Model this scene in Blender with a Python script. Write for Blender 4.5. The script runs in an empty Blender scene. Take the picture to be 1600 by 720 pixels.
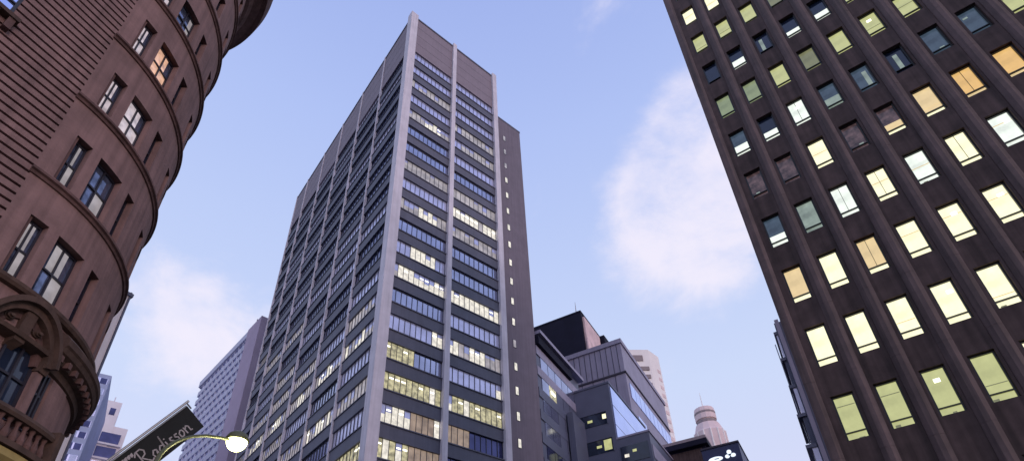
import bpy, bmesh, math, random
from mathutils import Vector, Matrix
random.seed(7)
rad = math.radians
S = bpy.context.scene
COL = S.collection

# ------------------------------------------------------------------ camera
cam = bpy.data.cameras.new('camera'); cam_o = bpy.data.objects.new('camera', cam); COL.objects.link(cam_o)
CX, CY, F = 800.0, 590.01, 904.13          # principal point and focal length, in pixels of the 1600 wide photograph
RM = Matrix(((0.9989317939, 0.0462089936, 0.0),
             (0.0248927843, -0.5381245469, -0.8424976685),
             (-0.0389309693, 0.8415977073, -0.5386999895)))
cam.sensor_width = 36; cam.lens = F/1600*36; cam.shift_y = (CY-360)/1600; cam.clip_end = 6000; cam.clip_start = .1
cam_o.matrix_world = Matrix.Translation((0, 0, 1.6)) @ RM.to_4x4()
# RM maps camera axes to world axes
S.camera = cam_o
CP = Vector((0, 0, 1.6))
S.view_settings.view_transform = 'Standard'; S.view_settings.look = 'None'
S.view_settings.gamma = 1; S.view_settings.use_curve_mapping = False
S.view_settings.exposure = 0.0

def ray(x, y): return (RM @ Vector((x-CX, -(y-CY), -F))).normalized()
def at_dist(x, y, D):
    d = ray(x, y); return CP + d*(D/math.hypot(d.x, d.y))
def at_z(x, y, z):
    d = ray(x, y); return CP + d*((z-CP.z)/d.z)
def azdir(a): return Vector((math.cos(rad(a)), math.sin(rad(a)), 0))

# ------------------------------------------------------------------ world: dusk sky with pink clouds
SUN_AZ, SUN_EL = -48.0, 9.0
w = bpy.data.worlds.new('World'); S.world = w; w.use_nodes = True
nt = w.node_tree; N = nt.nodes; L = nt.links
for n in list(N): N.remove(n)
def node(t, **k):
    n = N.new(t)
    for a, b in k.items(): setattr(n, a, b)
    return n
def wmath(op, a, b=None, c=None):
    n = node('ShaderNodeMath', operation=op)
    for i, v in enumerate((a, b, c)):
        if v is None: continue
        if isinstance(v, (int, float)): n.inputs[i].default_value = v
        else: L.new(v, n.inputs[i])
    return n.outputs[0]
tc = node('ShaderNodeTexCoord'); sep = node('ShaderNodeSeparateXYZ'); L.new(tc.outputs['Generated'], sep.inputs[0])
sky = node('ShaderNodeTexSky', sky_type='NISHITA'); sky.sun_disc = False
sky.sun_elevation = rad(SUN_EL); sky.sun_rotation = rad(90-SUN_AZ)
sky.air_density = 1.0; sky.dust_density = .6; sky.ozone_density = 2.5
nb = node('ShaderNodeVectorMath', operation='SCALE'); L.new(sky.outputs[0], nb.inputs[0]); nb.inputs['Scale'].default_value = 1.0
ramp = node('ShaderNodeValToRGB'); L.new(sep.outputs['Z'], ramp.inputs[0])
cr = ramp.color_ramp
cr.elements[0].position = 0.0; cr.elements[0].color = (.80, .78, .95, 1)
cr.elements[1].position = 1.0; cr.elements[1].color = (.22, .30, .66, 1)
for p_, c_ in ((.30, (.78, .80, 1.05)), (.50, (.70, .80, 1.08)), (.70, (.585, .70, 1.06)), (.82, (.50, .62, 1.04)), (.93, (.40, .51, .96))):
    e = cr.elements.new(p_); e.color = (*c_, 1)
nsc = node('ShaderNodeMix', data_type='RGBA', blend_type='MIX')
scl = node('ShaderNodeVectorMath', operation='SCALE'); scl.inputs['Scale'].default_value = 0.10   # the Nishita sky at its 0.10 strength
L.new(nb.outputs[0], scl.inputs[0])
nsc.inputs['Factor'].default_value = .86
L.new(scl.outputs[0], nsc.inputs['A']); L.new(ramp.outputs[0], nsc.inputs['B'])
# clouds: noise in the direction, gathered in a few banks
mp = node('ShaderNodeMapping'); mp.inputs['Scale'].default_value = (1, 1, 1.5); L.new(tc.outputs['Generated'], mp.inputs[0])
n1 = node('ShaderNodeTexNoise'); n1.inputs['Scale'].default_value = 4.5; n1.inputs['Detail'].default_value = 10; n1.inputs['Roughness'].default_value = .62; n1.inputs['Distortion'].default_value = .25
L.new(mp.outputs[0], n1.inputs['Vector'])
def bank(d, width, wgt):
    dt = node('ShaderNodeVectorMath', operation='DISTANCE'); L.new(tc.outputs['Generated'], dt.inputs[0]); dt.inputs[1].default_value = d
    q = wmath('DIVIDE', dt.outputs['Value'], width)
    q = wmath('MULTIPLY', q, q); q = wmath('MULTIPLY', q, -1.0); q = wmath('EXPONENT', q)
    return wmath('MULTIPLY', q, wgt)
m = None
for x, y, wd, wg in ((1085, 225, .10, .75), (1060, 310, .10, .68), (1130, 370, .11, .62), (965, 320, .09, .30), (1080, 400, .09, .3), (1095, 160, .06, .45), (230, 480, .10, .40), (360, 510, .12, .42), (260, 600, .12, .2), (930, 8, .06, .35), (1050, 600, .06, .35), (1000, 480, .09, .15)):
    b_ = bank(ray(x, y), wd, wg); m = b_ if m is None else wmath('ADD', m, b_)
# the rest of the dome, out of the photograph, has scattered thin cloud too
m = wmath('MINIMUM', m, .78)
cv = wmath('ADD', m, wmath('MULTIPLY', wmath('SUBTRACT', n1.outputs[0], .5), 1.9))
mr = node('ShaderNodeMapRange', interpolation_type='SMOOTHSTEP'); L.new(cv, mr.inputs[0])
mr.inputs['From Min'].default_value = .22; mr.inputs['From Max'].default_value = .95; mr.inputs['To Max'].default_value = .78
cm = node('ShaderNodeMix', data_type='RGBA'); L.new(mr.outputs[0], cm.inputs['Factor']); L.new(nsc.outputs['Result'], cm.inputs['A'])
cm.inputs['B'].default_value = (.97, .90, 1.0, 1)
bg = node('ShaderNodeBackground'); bg.inputs['Strength'].default_value = 1.0; L.new(cm.outputs['Result'], bg.inputs['Color'])
wo = node('ShaderNodeOutputWorld'); L.new(bg.outputs[0], wo.inputs[0])

sun = bpy.data.lights.new('sun', 'SUN'); sun.energy = .85; sun.angle = rad(22); sun.color = (1, .74, .68)
so = bpy.data.objects.new('sun', sun); COL.objects.link(so)
sd = Vector((math.cos(rad(SUN_EL))*math.cos(rad(SUN_AZ)), math.cos(rad(SUN_EL))*math.sin(rad(SUN_AZ)), math.sin(rad(SUN_EL))))
so.rotation_euler = sd.to_track_quat('Z', 'Y').to_euler()

# ------------------------------------------------------------------ materials
def mat(name, col, rough=.8, metal=0.0, var=.15, scale=1.5, bump=0.0, bscale=20, emis=None, es=0.0, evar=0.0, escale=3, spec=.5, streak=0.0):
    m = bpy.data.materials.new(name); m.use_nodes = True
    t = m.node_tree; b = t.nodes['Principled BSDF']; ln = t.links.new
    b.inputs['Base Color'].default_value = (*col, 1); b.inputs['Roughness'].default_value = rough
    b.inputs['Metallic'].default_value = metal; b.inputs['Specular IOR Level'].default_value = spec
    tx = t.nodes.new('ShaderNodeTexCoord')
    if var:
        n = t.nodes.new('ShaderNodeTexNoise'); n.inputs['Scale'].default_value = scale; n.inputs['Detail'].default_value = 6; n.inputs['Roughness'].default_value = .6
        ln(tx.outputs['Object'], n.inputs['Vector'])
        r = t.nodes.new('ShaderNodeMapRange'); ln(n.outputs[0], r.inputs[0]); r.inputs[1].default_value = .3; r.inputs[2].default_value = .7
        r.inputs[3].default_value = 1-var; r.inputs[4].default_value = 1+var
        src = r.outputs[0]
        if streak:
            mp_ = t.nodes.new('ShaderNodeMapping'); mp_.inputs['Scale'].default_value = (3, 3, .12); ln(tx.outputs['Object'], mp_.inputs[0])
            n2 = t.nodes.new('ShaderNodeTexNoise'); n2.inputs['Scale'].default_value = 1.2; n2.inputs['Detail'].default_value = 5; ln(mp_.outputs[0], n2.inputs['Vector'])
            r2 = t.nodes.new('ShaderNodeMapRange'); ln(n2.outputs[0], r2.inputs[0]); r2.inputs[1].default_value = .35; r2.inputs[2].default_value = .7
            r2.inputs[3].default_value = 1+streak*.4; r2.inputs[4].default_value = 1-streak
            mu = t.nodes.new('ShaderNodeMath'); mu.operation = 'MULTIPLY'; ln(src, mu.inputs[0]); ln(r2.outputs[0], mu.inputs[1]); src = mu.outputs[0]
        v = t.nodes.new('ShaderNodeVectorMath'); v.operation = 'SCALE'; v.inputs[0].default_value = col; ln(src, v.inputs['Scale'])
        ln(v.outputs[0], b.inputs['Base Color'])
    if bump:
        n = t.nodes.new('ShaderNodeTexNoise'); n.inputs['Scale'].default_value = bscale; n.inputs['Detail'].default_value = 8
        ln(tx.outputs['Object'], n.inputs['Vector'])
        bp = t.nodes.new('ShaderNodeBump'); bp.inputs['Strength'].default_value = bump; bp.inputs['Distance'].default_value = .03
        ln(n.outputs[0], bp.inputs['Height']); ln(bp.outputs[0], b.inputs['Normal'])
    if emis:
        b.inputs['Emission Color'].default_value = (*emis, 1); b.inputs['Emission Strength'].default_value = es
        if evar:                                    # uneven rooms behind a lit pane
            n = t.nodes.new('ShaderNodeTexNoise'); n.inputs['Scale'].default_value = escale; n.inputs['Detail'].default_value = 4
            ln(tx.outputs['Object'], n.inputs['Vector'])
            r = t.nodes.new('ShaderNodeMapRange'); ln(n.outputs[0], r.inputs[0]); r.inputs[1].default_value = .35; r.inputs[2].default_value = .68
            r.inputs[3].default_value = es*(1-evar); r.inputs[4].default_value = es*(1+evar*.7)
            ln(r.outputs[0], b.inputs['Emission Strength'])
    return m
M = {}
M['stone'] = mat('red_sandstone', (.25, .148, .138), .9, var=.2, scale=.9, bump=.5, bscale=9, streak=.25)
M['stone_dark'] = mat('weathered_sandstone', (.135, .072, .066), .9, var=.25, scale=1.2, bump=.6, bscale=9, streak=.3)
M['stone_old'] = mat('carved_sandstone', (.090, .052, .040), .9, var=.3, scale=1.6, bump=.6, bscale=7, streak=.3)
M['lamplit_yellow'] = mat('lamplight_tinted_stone', (.42, .32, .12), .8, var=.2, scale=2)  # yellow lamplight on the balcony base, painted into the stone colour
M['timber'] = mat('dark_painted_timber', (.025, .022, .035), .5, var=.1)
M['col'] = mat('pale_concrete_fin', (.70, .65, .72), .75, var=.10, scale=.5, streak=.12)
M['span'] = mat('grey_spandrel_panel', (.112, .112, .158), .6, var=.12, scale=.6, streak=.1)
M['parapet'] = mat('mauve_grey_tile', (.27, .22, .26), .75, var=.08, scale=.6, streak=.06)
M['core'] = mat('dark_core', (.03, .03, .045), .6, var=.1)
M['slab'] = mat('grey_brown_tile_wall', (.19, .16, .20), .8, var=.10, scale=.5, streak=.12)
M['mull'] = mat('dark_window_mullion', (.06, .06, .09), .4, var=0)
M['glassb'] = mat('blue_reflecting_glass', (.40, .41, .56), .14, metal=.85, var=.2, scale=.35)
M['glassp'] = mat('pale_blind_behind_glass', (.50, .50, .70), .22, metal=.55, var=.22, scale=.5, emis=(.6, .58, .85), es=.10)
M['glassd'] = mat('dark_window_glass', (.06, .065, .17), .10, metal=.6, var=.3, scale=.5)
M['litw'] = mat('lit_office_white', (.1, .1, .1), .3, var=0, emis=(1, .93, .80), es=.85, evar=.3, escale=2.2)
M['litp'] = mat('lit_office_pinkish', (.1, .1, .1), .3, var=0, emis=(.80, .72, .76), es=.42, evar=.4, escale=1.0)
M['lity'] = mat('lit_office_warm', (.1, .1, .08), .3, var=0, emis=(.80, .72, .42), es=.62, evar=.6, escale=2.2)
M['litt'] = mat('lit_office_tan_blind', (.2, .15, .12), .4, var=0, emis=(.62, .46, .34), es=.42, evar=.4, escale=1.2)
M['fix'] = mat('ceiling_light', (1, 1, 1), .3, var=0, emis=(1, .97, .80), es=2.2)
M['pier'] = mat('brown_precast_pier', (.105, .070, .070), .75, var=.22, scale=1.1, bump=.3, bscale=6, streak=.4)
M['rbspan'] = mat('dark_brown_spandrel', (.080, .053, .051), .75, var=.28, scale=1.2, streak=.4, spec=.25)
M['rbframe'] = mat('black_window_frame', (.008, .008, .010), .4, var=0)
def lit(n, c, s, v=.12, e=1.2): M[n] = mat('lit_window_'+n, tuple(x*.15 for x in c), .15, var=0, emis=c, es=s, evar=min(.9, v*.9), escale=e)
lit('cream', (1, .95, .62), 1.25, .25); lit('white', (.93, 1, .90), 1.05, .3); lit('yg', (.66, .68, .31), .78, .2); lit('green', (.38, .46, .26), .62, .3)
lit('olive', (.34, .35, .19), .55, .3); lit('orange', (1, .62, .22), .80, .2); lit('tan', (.95, .72, .38), .85, .2); lit('dim', (.16, .10, .11), .5, .9, 2.5)
lit('greyg', (.42, .52, .45), .62, .5); lit('bluegrey', (.10, .15, .22), .5, .5); lit('pinkw', (.86, .74, .80), .62, .45, 2.5); lit('peach', (.95, .55, .38), .75, .5, 2.5)
lit('lamp', (1, 1, .45), 9, 0)
M['dark'] = mat('unlit_window_glass', (.02, .03, .06), .08, metal=.15, var=.2, spec=.6)
M['lbglass'] = mat('old_sash_glass', (.16, .19, .30), .08, metal=.6, var=.7, scale=1.6)
M['curtain'] = mat('pale_curtain', (.45, .38, .42), .9, var=.2, scale=3)
M['roofd'] = mat('dark_navy_cladding', (.012, .012, .028), .8, var=.2, scale=.3, spec=.2)
M['pinkside'] = mat('painted_sunlit_side', (.75, .55, .55), .8, var=.2, scale=.3)  # low sun on the dark tower's right side, painted in as pink
M['gpanel'] = mat('grey_violet_panel', (.32, .30, .41), .6, var=.12, scale=.25, streak=.12)
M['gdark'] = mat('slate_blue_panel', (.105, .115, .18), .5, var=.12, scale=.3)
M['joint'] = mat('panel_joint', (.05, .045, .07), .8, var=0)
M['glassl'] = mat('light_blue_curtain_glass', (.55, .62, .98), .10, metal=.9, var=.12, scale=.25)
M['wrend'] = mat('white_render', (.85, .80, .82), .7, var=.08, scale=.2)
M['creamr'] = mat('cream_render', (.95, .88, .86), .7, var=.08, scale=.1)
M['pinkt'] = mat('pink_stone', (.80, .62, .62), .8, var=.12, scale=.1)
M['louv'] = mat('brown_louvre', (.30, .24, .25), .7, var=.1)
M['b2wall'] = mat('haze_tinted_spandrel', (.60, .59, .72), .7, var=.06, scale=.2)  # distance haze put into the colour: pale, low contrast with the glass
M['b2glass'] = mat('haze_tinted_glass', (.55, .58, .85), .25, metal=.6, var=.1, scale=.1)  # glass lightened to carry the painted haze
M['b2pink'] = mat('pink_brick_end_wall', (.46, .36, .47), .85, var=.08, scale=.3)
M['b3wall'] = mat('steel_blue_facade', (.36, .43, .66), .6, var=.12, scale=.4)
M['navy'] = mat('navy_sign_panel', (.018, .025, .10), .5, var=.1)
M['logo'] = mat('lit_white_logo', (.8, .9, 1), .5, var=0, emis=(.85, .95, 1), es=.95)
M['signblk'] = mat('black_banner_cloth', (.010, .012, .014), .7, var=.5, scale=.6)
M['lettering'] = mat('pale_lettering', (.42, .38, .40), .6, var=.1, emis=(.6, .55, .55), es=.03)
M['steel'] = mat('brushed_grey_metal', (.28, .30, .33), .4, metal=.5, var=.1)
M['lampgreen'] = mat('olive_painted_metal', (.085, .09, .04), .45, var=.1)
M['asphalt'] = mat('asphalt', (.05, .05, .052), .9, var=.2, scale=4)
M['paving'] = mat('stone_paving', (.20, .19, .18), .85, var=.15, scale=3)
M['line'] = mat('road_paint', (.75, .75, .72), .7, var=.1, scale=5)

# ------------------------------------------------------------------ mesh helpers
class MB:
    def __init__(s): s.v = []; s.f = []; s.mi = []; s.mats = []
    def mat(s, m):
        if m not in s.mats: s.mats.append(m)
        return s.mats.index(m)
    def face(s, pts, m):
        i = len(s.v); s.v += [tuple(p) for p in pts]; s.f.append(list(range(i, i+len(pts)))); s.mi.append(s.mat(m))
    def hexa(s, p, m):
        for q in ((3, 2, 1, 0), (4, 5, 6, 7), (0, 1, 5, 4), (1, 2, 6, 5), (2, 3, 7, 6), (3, 0, 4, 7)): s.face([p[k] for k in q], m)
    def box(s, fr, a0, a1, b0, b1, z0, z1, m):
        s.hexa([fr(a0, b0, z0), fr(a1, b0, z0), fr(a1, b1, z0), fr(a0, b1, z0), fr(a0, b0, z1), fr(a1, b0, z1), fr(a1, b1, z1), fr(a0, b1, z1)], m)
    def prism(s, pts, z0, z1, m, top=None):
        n = len(pts)
        for i in range(n):
            a, b = pts[i], pts[(i+1) % n]
            s.face([(a[0], a[1], z0), (b[0], b[1], z0), (b[0], b[1], z1), (a[0], a[1], z1)], m)
        s.face([(p[0], p[1], z1) for p in pts], top or m); s.face([(p[0], p[1], z0) for p in reversed(pts)], m)
    def tube(s, pts, r, m, n=10):
        pts = [Vector(p) for p in pts]; rs = r if isinstance(r, list) else [r]*len(pts); rings = []
        for i, p in enumerate(pts):
            d = (pts[min(i+1, len(pts)-1)]-pts[max(i-1, 0)]).normalized()
            a = d.cross(Vector((0, 0, 1)) if abs(d.z) < .95 else Vector((1, 0, 0))).normalized(); b = d.cross(a)
            rings.append([p+(a*math.cos(2*math.pi*k/n)+b*math.sin(2*math.pi*k/n))*rs[i] for k in range(n)])
        for i in range(len(rings)-1):
            for k in range(n): s.face([rings[i][k], rings[i][(k+1) % n], rings[i+1][(k+1) % n], rings[i+1][k]], m)
        s.face(rings[0][::-1], m); s.face(rings[-1], m)
    def lathe(s, c, prof, m, n=24):
        for (r0, z0), (r1, z1) in zip(prof, prof[1:]):
            for k in range(n):
                a, b = 2*math.pi*k/n, 2*math.pi*(k+1)/n
                P = [(c[0]+r*math.cos(t), c[1]+r*math.sin(t), z) for r, t, z in ((r0, a, z0), (r0, b, z0), (r1, b, z1), (r1, a, z1))]
                s.face(P, m)
    def build(s, name, parent=None, origin=None, smooth=False, label=None, stuff=False):
        me = bpy.data.meshes.new(name)
        o0 = Vector(origin) if origin is not None else (Vector(parent['_o']) if parent is not None and '_o' in parent else Vector((0, 0, 0)))
        me.from_pydata([tuple(Vector(p)-o0) for p in s.v], [], s.f)
        for m in s.mats: me.materials.append(M[m])
        for p, i in zip(me.polygons, s.mi): p.material_index = i; p.use_smooth = smooth
        bm = bmesh.new(); bm.from_mesh(me); bmesh.ops.remove_doubles(bm, verts=bm.verts, dist=.0005)
        bmesh.ops.recalc_face_normals(bm, faces=bm.faces); bm.to_mesh(me); bm.free()
        o = bpy.data.objects.new(name, me); COL.objects.link(o)
        if parent is not None:
            o.parent = parent; po = Vector(parent['_o']); o.location = o0-po
        else: o.location = o0
        o['_o'] = tuple(o0)
        if label: o['label'] = label
        if stuff: o['kind'] = 'stuff'
        return o
def thing(name, loc, label, cat, group=None):
    o = bpy.data.objects.new(name, None); COL.objects.link(o); o.location = loc; o['_o'] = tuple(loc)
    o['label'] = label; o['category'] = cat; o.empty_display_size = .5
    if group: o['group'] = group
    return o
def frame(O, a):                                  # local frame: first axis along azimuth a, second 90 degrees to its left
    O = Vector((O[0], O[1], 0)); u = azdir(a); v = azdir(a+90)
    return lambda p, q, z: O+u*p+v*q+Vector((0, 0, z))
def in_view(p, mrg=0):
    q = RM.transposed() @ (Vector(p)-CP)
    if q.z > -.5: return None
    return (CX-F*q.x/q.z, CY+F*q.y/q.z)

# ------------------------------------------------------------------ ground, road and pavement
g = MB(); g.face([(-3000, -3000, 0), (3000, -3000, 0), (3000, 3000, 0), (-3000, 3000, 0)], 'asphalt'); o = g.build('ground'); o['kind'] = 'structure'
fr = frame((0, 0), 62)
p = MB(); p.box(fr, -30, 40, 3.0, 12.9, .004, .14, 'paving'); o = p.build('pavement'); o['kind'] = 'structure'
p = MB(); p.box(fr, -30, 19, -17, -11, .004, .14, 'paving'); o = p.build('pavement'); o['kind'] = 'structure'
p = MB()
for k in range(8): p.box(fr, -28+7*k, -25+7*k, -4.1, -3.98, .004, .008, 'line')
o = p.build('road_marking'); o['kind'] = 'structure'

# ------------------------------------------------------------------ central office tower
P0 = Vector((-14.0008, 48.9366, 0)); AR = 41.01
T = frame(P0, AR)            # u along the right face, v along the left face (going back)
MU, MV, TOP = 17.9, 49.3, 107.1
tower = thing('office_tower', (P0.x, P0.y, 0), 'tall grey office tower with pale vertical columns and banded windows, in the centre', 'office tower')
FL = 3.852; Z0 = 96.95
b = MB(); b.box(T, .95, MU-.1, .95, MV-.1, 0, Z0+.2, 'core'); b.build('core_wall', tower)
b = MB()
b.box(T, .28, MU, .28, MV, Z0, TOP-.35, 'parapet'); b.box(T, .18, MU+.08, .18, MV+.08, TOP-.35, TOP, 'span')
for zz in (Z0+2.5, Z0+5.0, Z0+7.5):            # panel joints of the blank crown
    b.box(T, .9, MU-.02, .272, .276, zz, zz+.05, 'joint'); b.box(T, .272, .276, .9, MV-.02, zz, zz+.05, 'joint')
b.build('parapet', tower)
RC = [(-.12, 1.15, -.12, 1.15), (8.42, 9.12, -.1, .75), (17.1, 18.0, -.1, 1.1)]
for c in RC:
    b = MB(); b.box(T, *c, 0, TOP+.35, 'col'); b.build('column', tower)
LC = [9.6, 18.0, 26.4, 34.8, 43.2, 49.0]
for v in LC:
    b = MB(); b.box(T, .12, .7, v-.13, v+.13, 0, TOP+.2, 'col'); b.build('column', tower)
NF = 25
for k in range(NF):
    zt = Z0-FL*k-2.2; zb = max(Z0-FL*(k+1), .02)
    b = MB(); b.box(T, .3, MU, .3, .66, zb, zt, 'span'); b.box(T, .3, .66, .66, MV, zb, zt, 'span')
    b.box(T, .2, MU+.03, .2, .3, zt-.14, zt, 'col' if k > 99 else 'span'); b.box(T, .2, .3, .3, MV, zt-.12, zt+.0, 'span')
    b.build('spandrel', tower)
# what each band of windows shows, counted from the top; (mode, mode) for the two bays of the right face
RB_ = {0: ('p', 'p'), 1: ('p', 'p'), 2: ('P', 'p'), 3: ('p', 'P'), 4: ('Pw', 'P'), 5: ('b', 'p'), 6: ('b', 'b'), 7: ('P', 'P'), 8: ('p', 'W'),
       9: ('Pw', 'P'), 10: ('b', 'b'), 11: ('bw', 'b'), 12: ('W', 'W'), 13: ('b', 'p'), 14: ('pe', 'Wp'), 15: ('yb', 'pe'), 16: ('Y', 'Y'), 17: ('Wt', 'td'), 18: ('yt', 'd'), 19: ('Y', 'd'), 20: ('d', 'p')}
def pane_mat(mode, i, n, rnd):
    f = i/n
    if mode == 'p': return 'glassp'
    if mode == 'P': return 'litp' if f > .1 or rnd < .5 else 'glassp'
    if mode == 'Pw': return 'litw' if .35 < f < .8 else 'litp'
    if mode == 'b': return 'glassb'
    if mode == 'bw': return 'litw' if .28 < f < .75 else 'glassp'
    if mode == 'W': return 'litw' if rnd < .9 else 'litp'
    if mode == 'Wp': return 'litw' if .3 < f < .7 or rnd < .3 else 'litp'
    if mode == 'pe': return 'litw' if f > .75 and rnd < .6 else 'glassp'
    if mode == 'yb': return 'lity' if f < .5 else 'glassb'
    if mode == 'Y': return 'lity' if rnd < .85 else 'litw'
    if mode == 'Wt': return 'litw' if f < .3 else ('litt' if rnd < .7 else 'litw')
    if mode == 'td': return 'litt' if f < .38 else 'glassd'
    if mode == 'yt': return ('lity' if rnd < .6 else 'litw') if f < .5 else 'litt'
    return 'glassd'
def band(face, a0, a1, k, mode, n=10):
    zt, zb = Z0-FL*k, Z0-FL*k-2.2
    b = MB(); q = (lambda a, d, z: T(a, d, z)) if face == 'R' else (lambda a, d, z: T(d, a, z))
    w_ = (a1-a0)/n; d0 = .54
    for i in range(n):
        m = pane_mat(mode, i, n, random.random()); x0, x1 = a0+w_*i+.02, a0+w_*(i+1)-.02
        head = m in ('litw', 'litp', 'glassp', 'litt') and random.random() < .35   # a blind part way down
        zs = zt-.02
        P = [q(x0, d0, zb), q(x1, d0, zb), q(x1, d0, zs), q(x0, d0, zs)]
        b.face(P, m)
        if m in ('lity', 'litw') and random.random() < .4:                          # ceiling fixture seen through the glass
            b.hexa([q(x, d, z) for z in (zb+1.55, zb+1.72) for x, d in ((x0+.1, d0-.04), (x1-.1, d0-.04), (x1-.1, d0-.01), (x0+.1, d0-.01))], 'fix')
        if head and m != 'glassp':
            b.hexa([q(x, d, z) for z in (zb+2.2-random.choice((.5, .8, 1.1)), zs) for x, d in ((x0, d0-.03), (x1, d0-.03), (x1, d0-.01), (x0, d0-.01))], 'litt' if m == 'litt' else 'glassp')
    for i in range(n+1):
        x = a0+w_*i
        b.hexa([q(xx, d, z) for z in (zb, zt) for xx, d in ((x-.022, d0-.08), (x+.022, d0-.08), (x+.022, d0+.03), (x-.022, d0+.03))], 'mull')
    return b
bands = []
for k in range(NF-3):
    for j, (a0, a1) in enumerate(((1.18, 8.40), (9.14, 17.08))):
        bands.append((abs(k-25)*-1-100, 'R', a0, a1, k, RB_.get(k, ('d', 'd'))[j]))
edges = [1.18]+sum([[c-.13, c+.13] for c in LC[:-1]], [])+[LC[-1]-.13]
for k in range(NF-3):
    for j in range(6):
        a0, a1 = edges[2*j], edges[2*j+1]; r_ = random.random()
        mode = 'd'
        if k == 14: mode = 'Wp' if j < 5 else 'P'
        elif k in (15, 17): mode = ('p', 'b', 'p', 'P', 'd', 'd')[j]
        elif k == 16: mode = ('P', 'Wp', 'P', 'd', 'P', 'd')[j]
        elif k == 18: mode = ('Y', 'P', 'Y', 'P', 'd', 'd')[j]
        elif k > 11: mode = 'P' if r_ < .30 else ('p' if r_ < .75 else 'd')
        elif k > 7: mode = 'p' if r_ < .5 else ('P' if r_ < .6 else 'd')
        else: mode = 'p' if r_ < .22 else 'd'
        size = 1/((abs(k-17)+8)*(j+1.5))
        vis = in_view(T(.8, (a0+a1)/2, Z0-FL*k-1))
        if vis is None or vis[1] > 740: size = 0
        bands.append((-size, 'L', a0, a1, k, mode))
bands = [bb for bb in bands if not (bb[1] == 'R' and bb[4] > 19)] + [bb for bb in bands if bb[1] == 'R' and bb[4] > 19]
R_vis = [bb for bb in bands if bb[1] == 'R' and bb[4] <= 19]
Ls = sorted([bb for bb in bands if bb[1] == 'L'], key=lambda t: t[0])
own = R_vis+Ls[:100-len(R_vis)]; rest = Ls[100-len(R_vis):]+[bb for bb in bands if bb[1] == 'R' and bb[4] > 19]
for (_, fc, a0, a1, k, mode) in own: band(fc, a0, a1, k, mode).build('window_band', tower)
big = MB()
for (_, fc, a0, a1, k, mode) in rest:
    q = band(fc, a0, a1, k, mode); off = len(big.v); big.v += q.v
    for f_, mi in zip(q.f, q.mi): big.f.append([x+off for x in f_]); big.mi.append(big.mat(q.mats[mi]))
big.build('window_band', tower, stuff=True)
# blank service wing behind the right edge, with one column of small lit windows
b = MB(); b.box(T, MU+.02, 25.9, 3.0, 22, 0, 100.6, 'slab'); b.box(T, MU+.02, 26.0, 2.95, 22.1, 100.6, 101.0, 'span')
b.build('service_wing', tower)
for k in range(0, 19):
    zc = Z0-FL*k-4.6+3.1
    if zc > 98: continue
    b = MB(); b.box(T, 21.7, 22.15, 2.94, 2.99, zc-.65, zc+.55, 'litp' if (k < 3 or k == 12) else 'litw'); b.box(T, 21.62, 22.23, 2.96, 2.995, zc-.75, zc+.65, 'mull')
    b.build('small_window', tower)
b = MB(); b.tube([T(.5, .5, TOP), T(.5, .5, TOP+1.4)], .05, 'steel', 6); b.build('lightning_rod', tower)

# ------------------------------------------------------------------ right building: dark brown grid of windows
RA = math.degrees(-.5868); RO = Vector((13.9977, 21.5848, 0)); PW, PH, RZ = 1.6692, 3.7, 12.815
R = frame(RO, RA)            # a along the face to the right; second axis points away from the street (into the building)
rb = thing('grid_window_building', R(-1.3, 0, 0), 'dark brown office block with rows of lit rectangular windows between vertical piers, at right', 'office building')
NC = 13; RT = 64
b = MB(); b.box(R, -1.2, NC*PW, .6, 16, 0, RT, 'rbspan'); b.build('core_wall', rb)
# window states: u upper part, l lower part, f the share of the height that the upper part takes
ST = {(0, 0): 'yg', (1, 0): 'yg', (2, 0): 'yg', (3, 0): 'yg', (4, 0): 'cream', (5, 0): 'yg',
      (0, 1): 'cream', (1, 1): 'cream', (2, 1): 'cream', (3, 1): 'cream', (4, 1): 'cream', (5, 1): 'cream', (6, 1): 'cream',
      (0, 2): 'tan', (1, 2): 'cream', (2, 2): 'tan', (3, 2): 'cream', (4, 2): 'cream', (5, 2): 'cream', (6, 2): 'cream',
      (0, 3): 'bluegrey/white', (1, 3): 'greyg', (2, 3): 'white', (3, 3): 'cream', (4, 3): 'white', (5, 3): 'cream', (6, 3): 'white',
      (0, 4): 'dim', (1, 4): 'dim', (2, 4): 'cream', (3, 4): 'dim', (4, 4): 'dim/tan', (5, 4): 'tan', (6, 4): 'orange', (7, 4): 'orange',
      (0, 5): 'bluegrey/white', (1, 5): 'dark/white', (2, 5): 'white', (3, 5): 'bluegrey/greyg', (4, 5): 'bluegrey', (5, 5): 'dark', (6, 5): 'bluegrey', (7, 5): 'bluegrey',
      (0, 6): 'green', (1, 6): 'green', (2, 6): 'yg', (3, 6): 'olive', (4, 6): 'yg', (5, 6): 'yg', (6, 6): 'yg', (7, 6): 'white',
      (0, 7): 'dark', (1, 7): 'dark/white', (2, 7): 'dark', (3, 7): 'dark/white', (4, 7): 'dark/white', (5, 7): 'yg',
      (0, 8): 'yg', (1, 8): 'yg', (2, 8): 'yg', (3, 8): 'olive', (4, 8): 'green', (0, 9): 'cream', (1, 9): 'cream', (2, 9): 'dark', (0, -1): 'dark', (1, -1): 'dark', (2, -1): 'dark', (3, -1): 'dark'}
WH = 1.0; WW = .37
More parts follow.
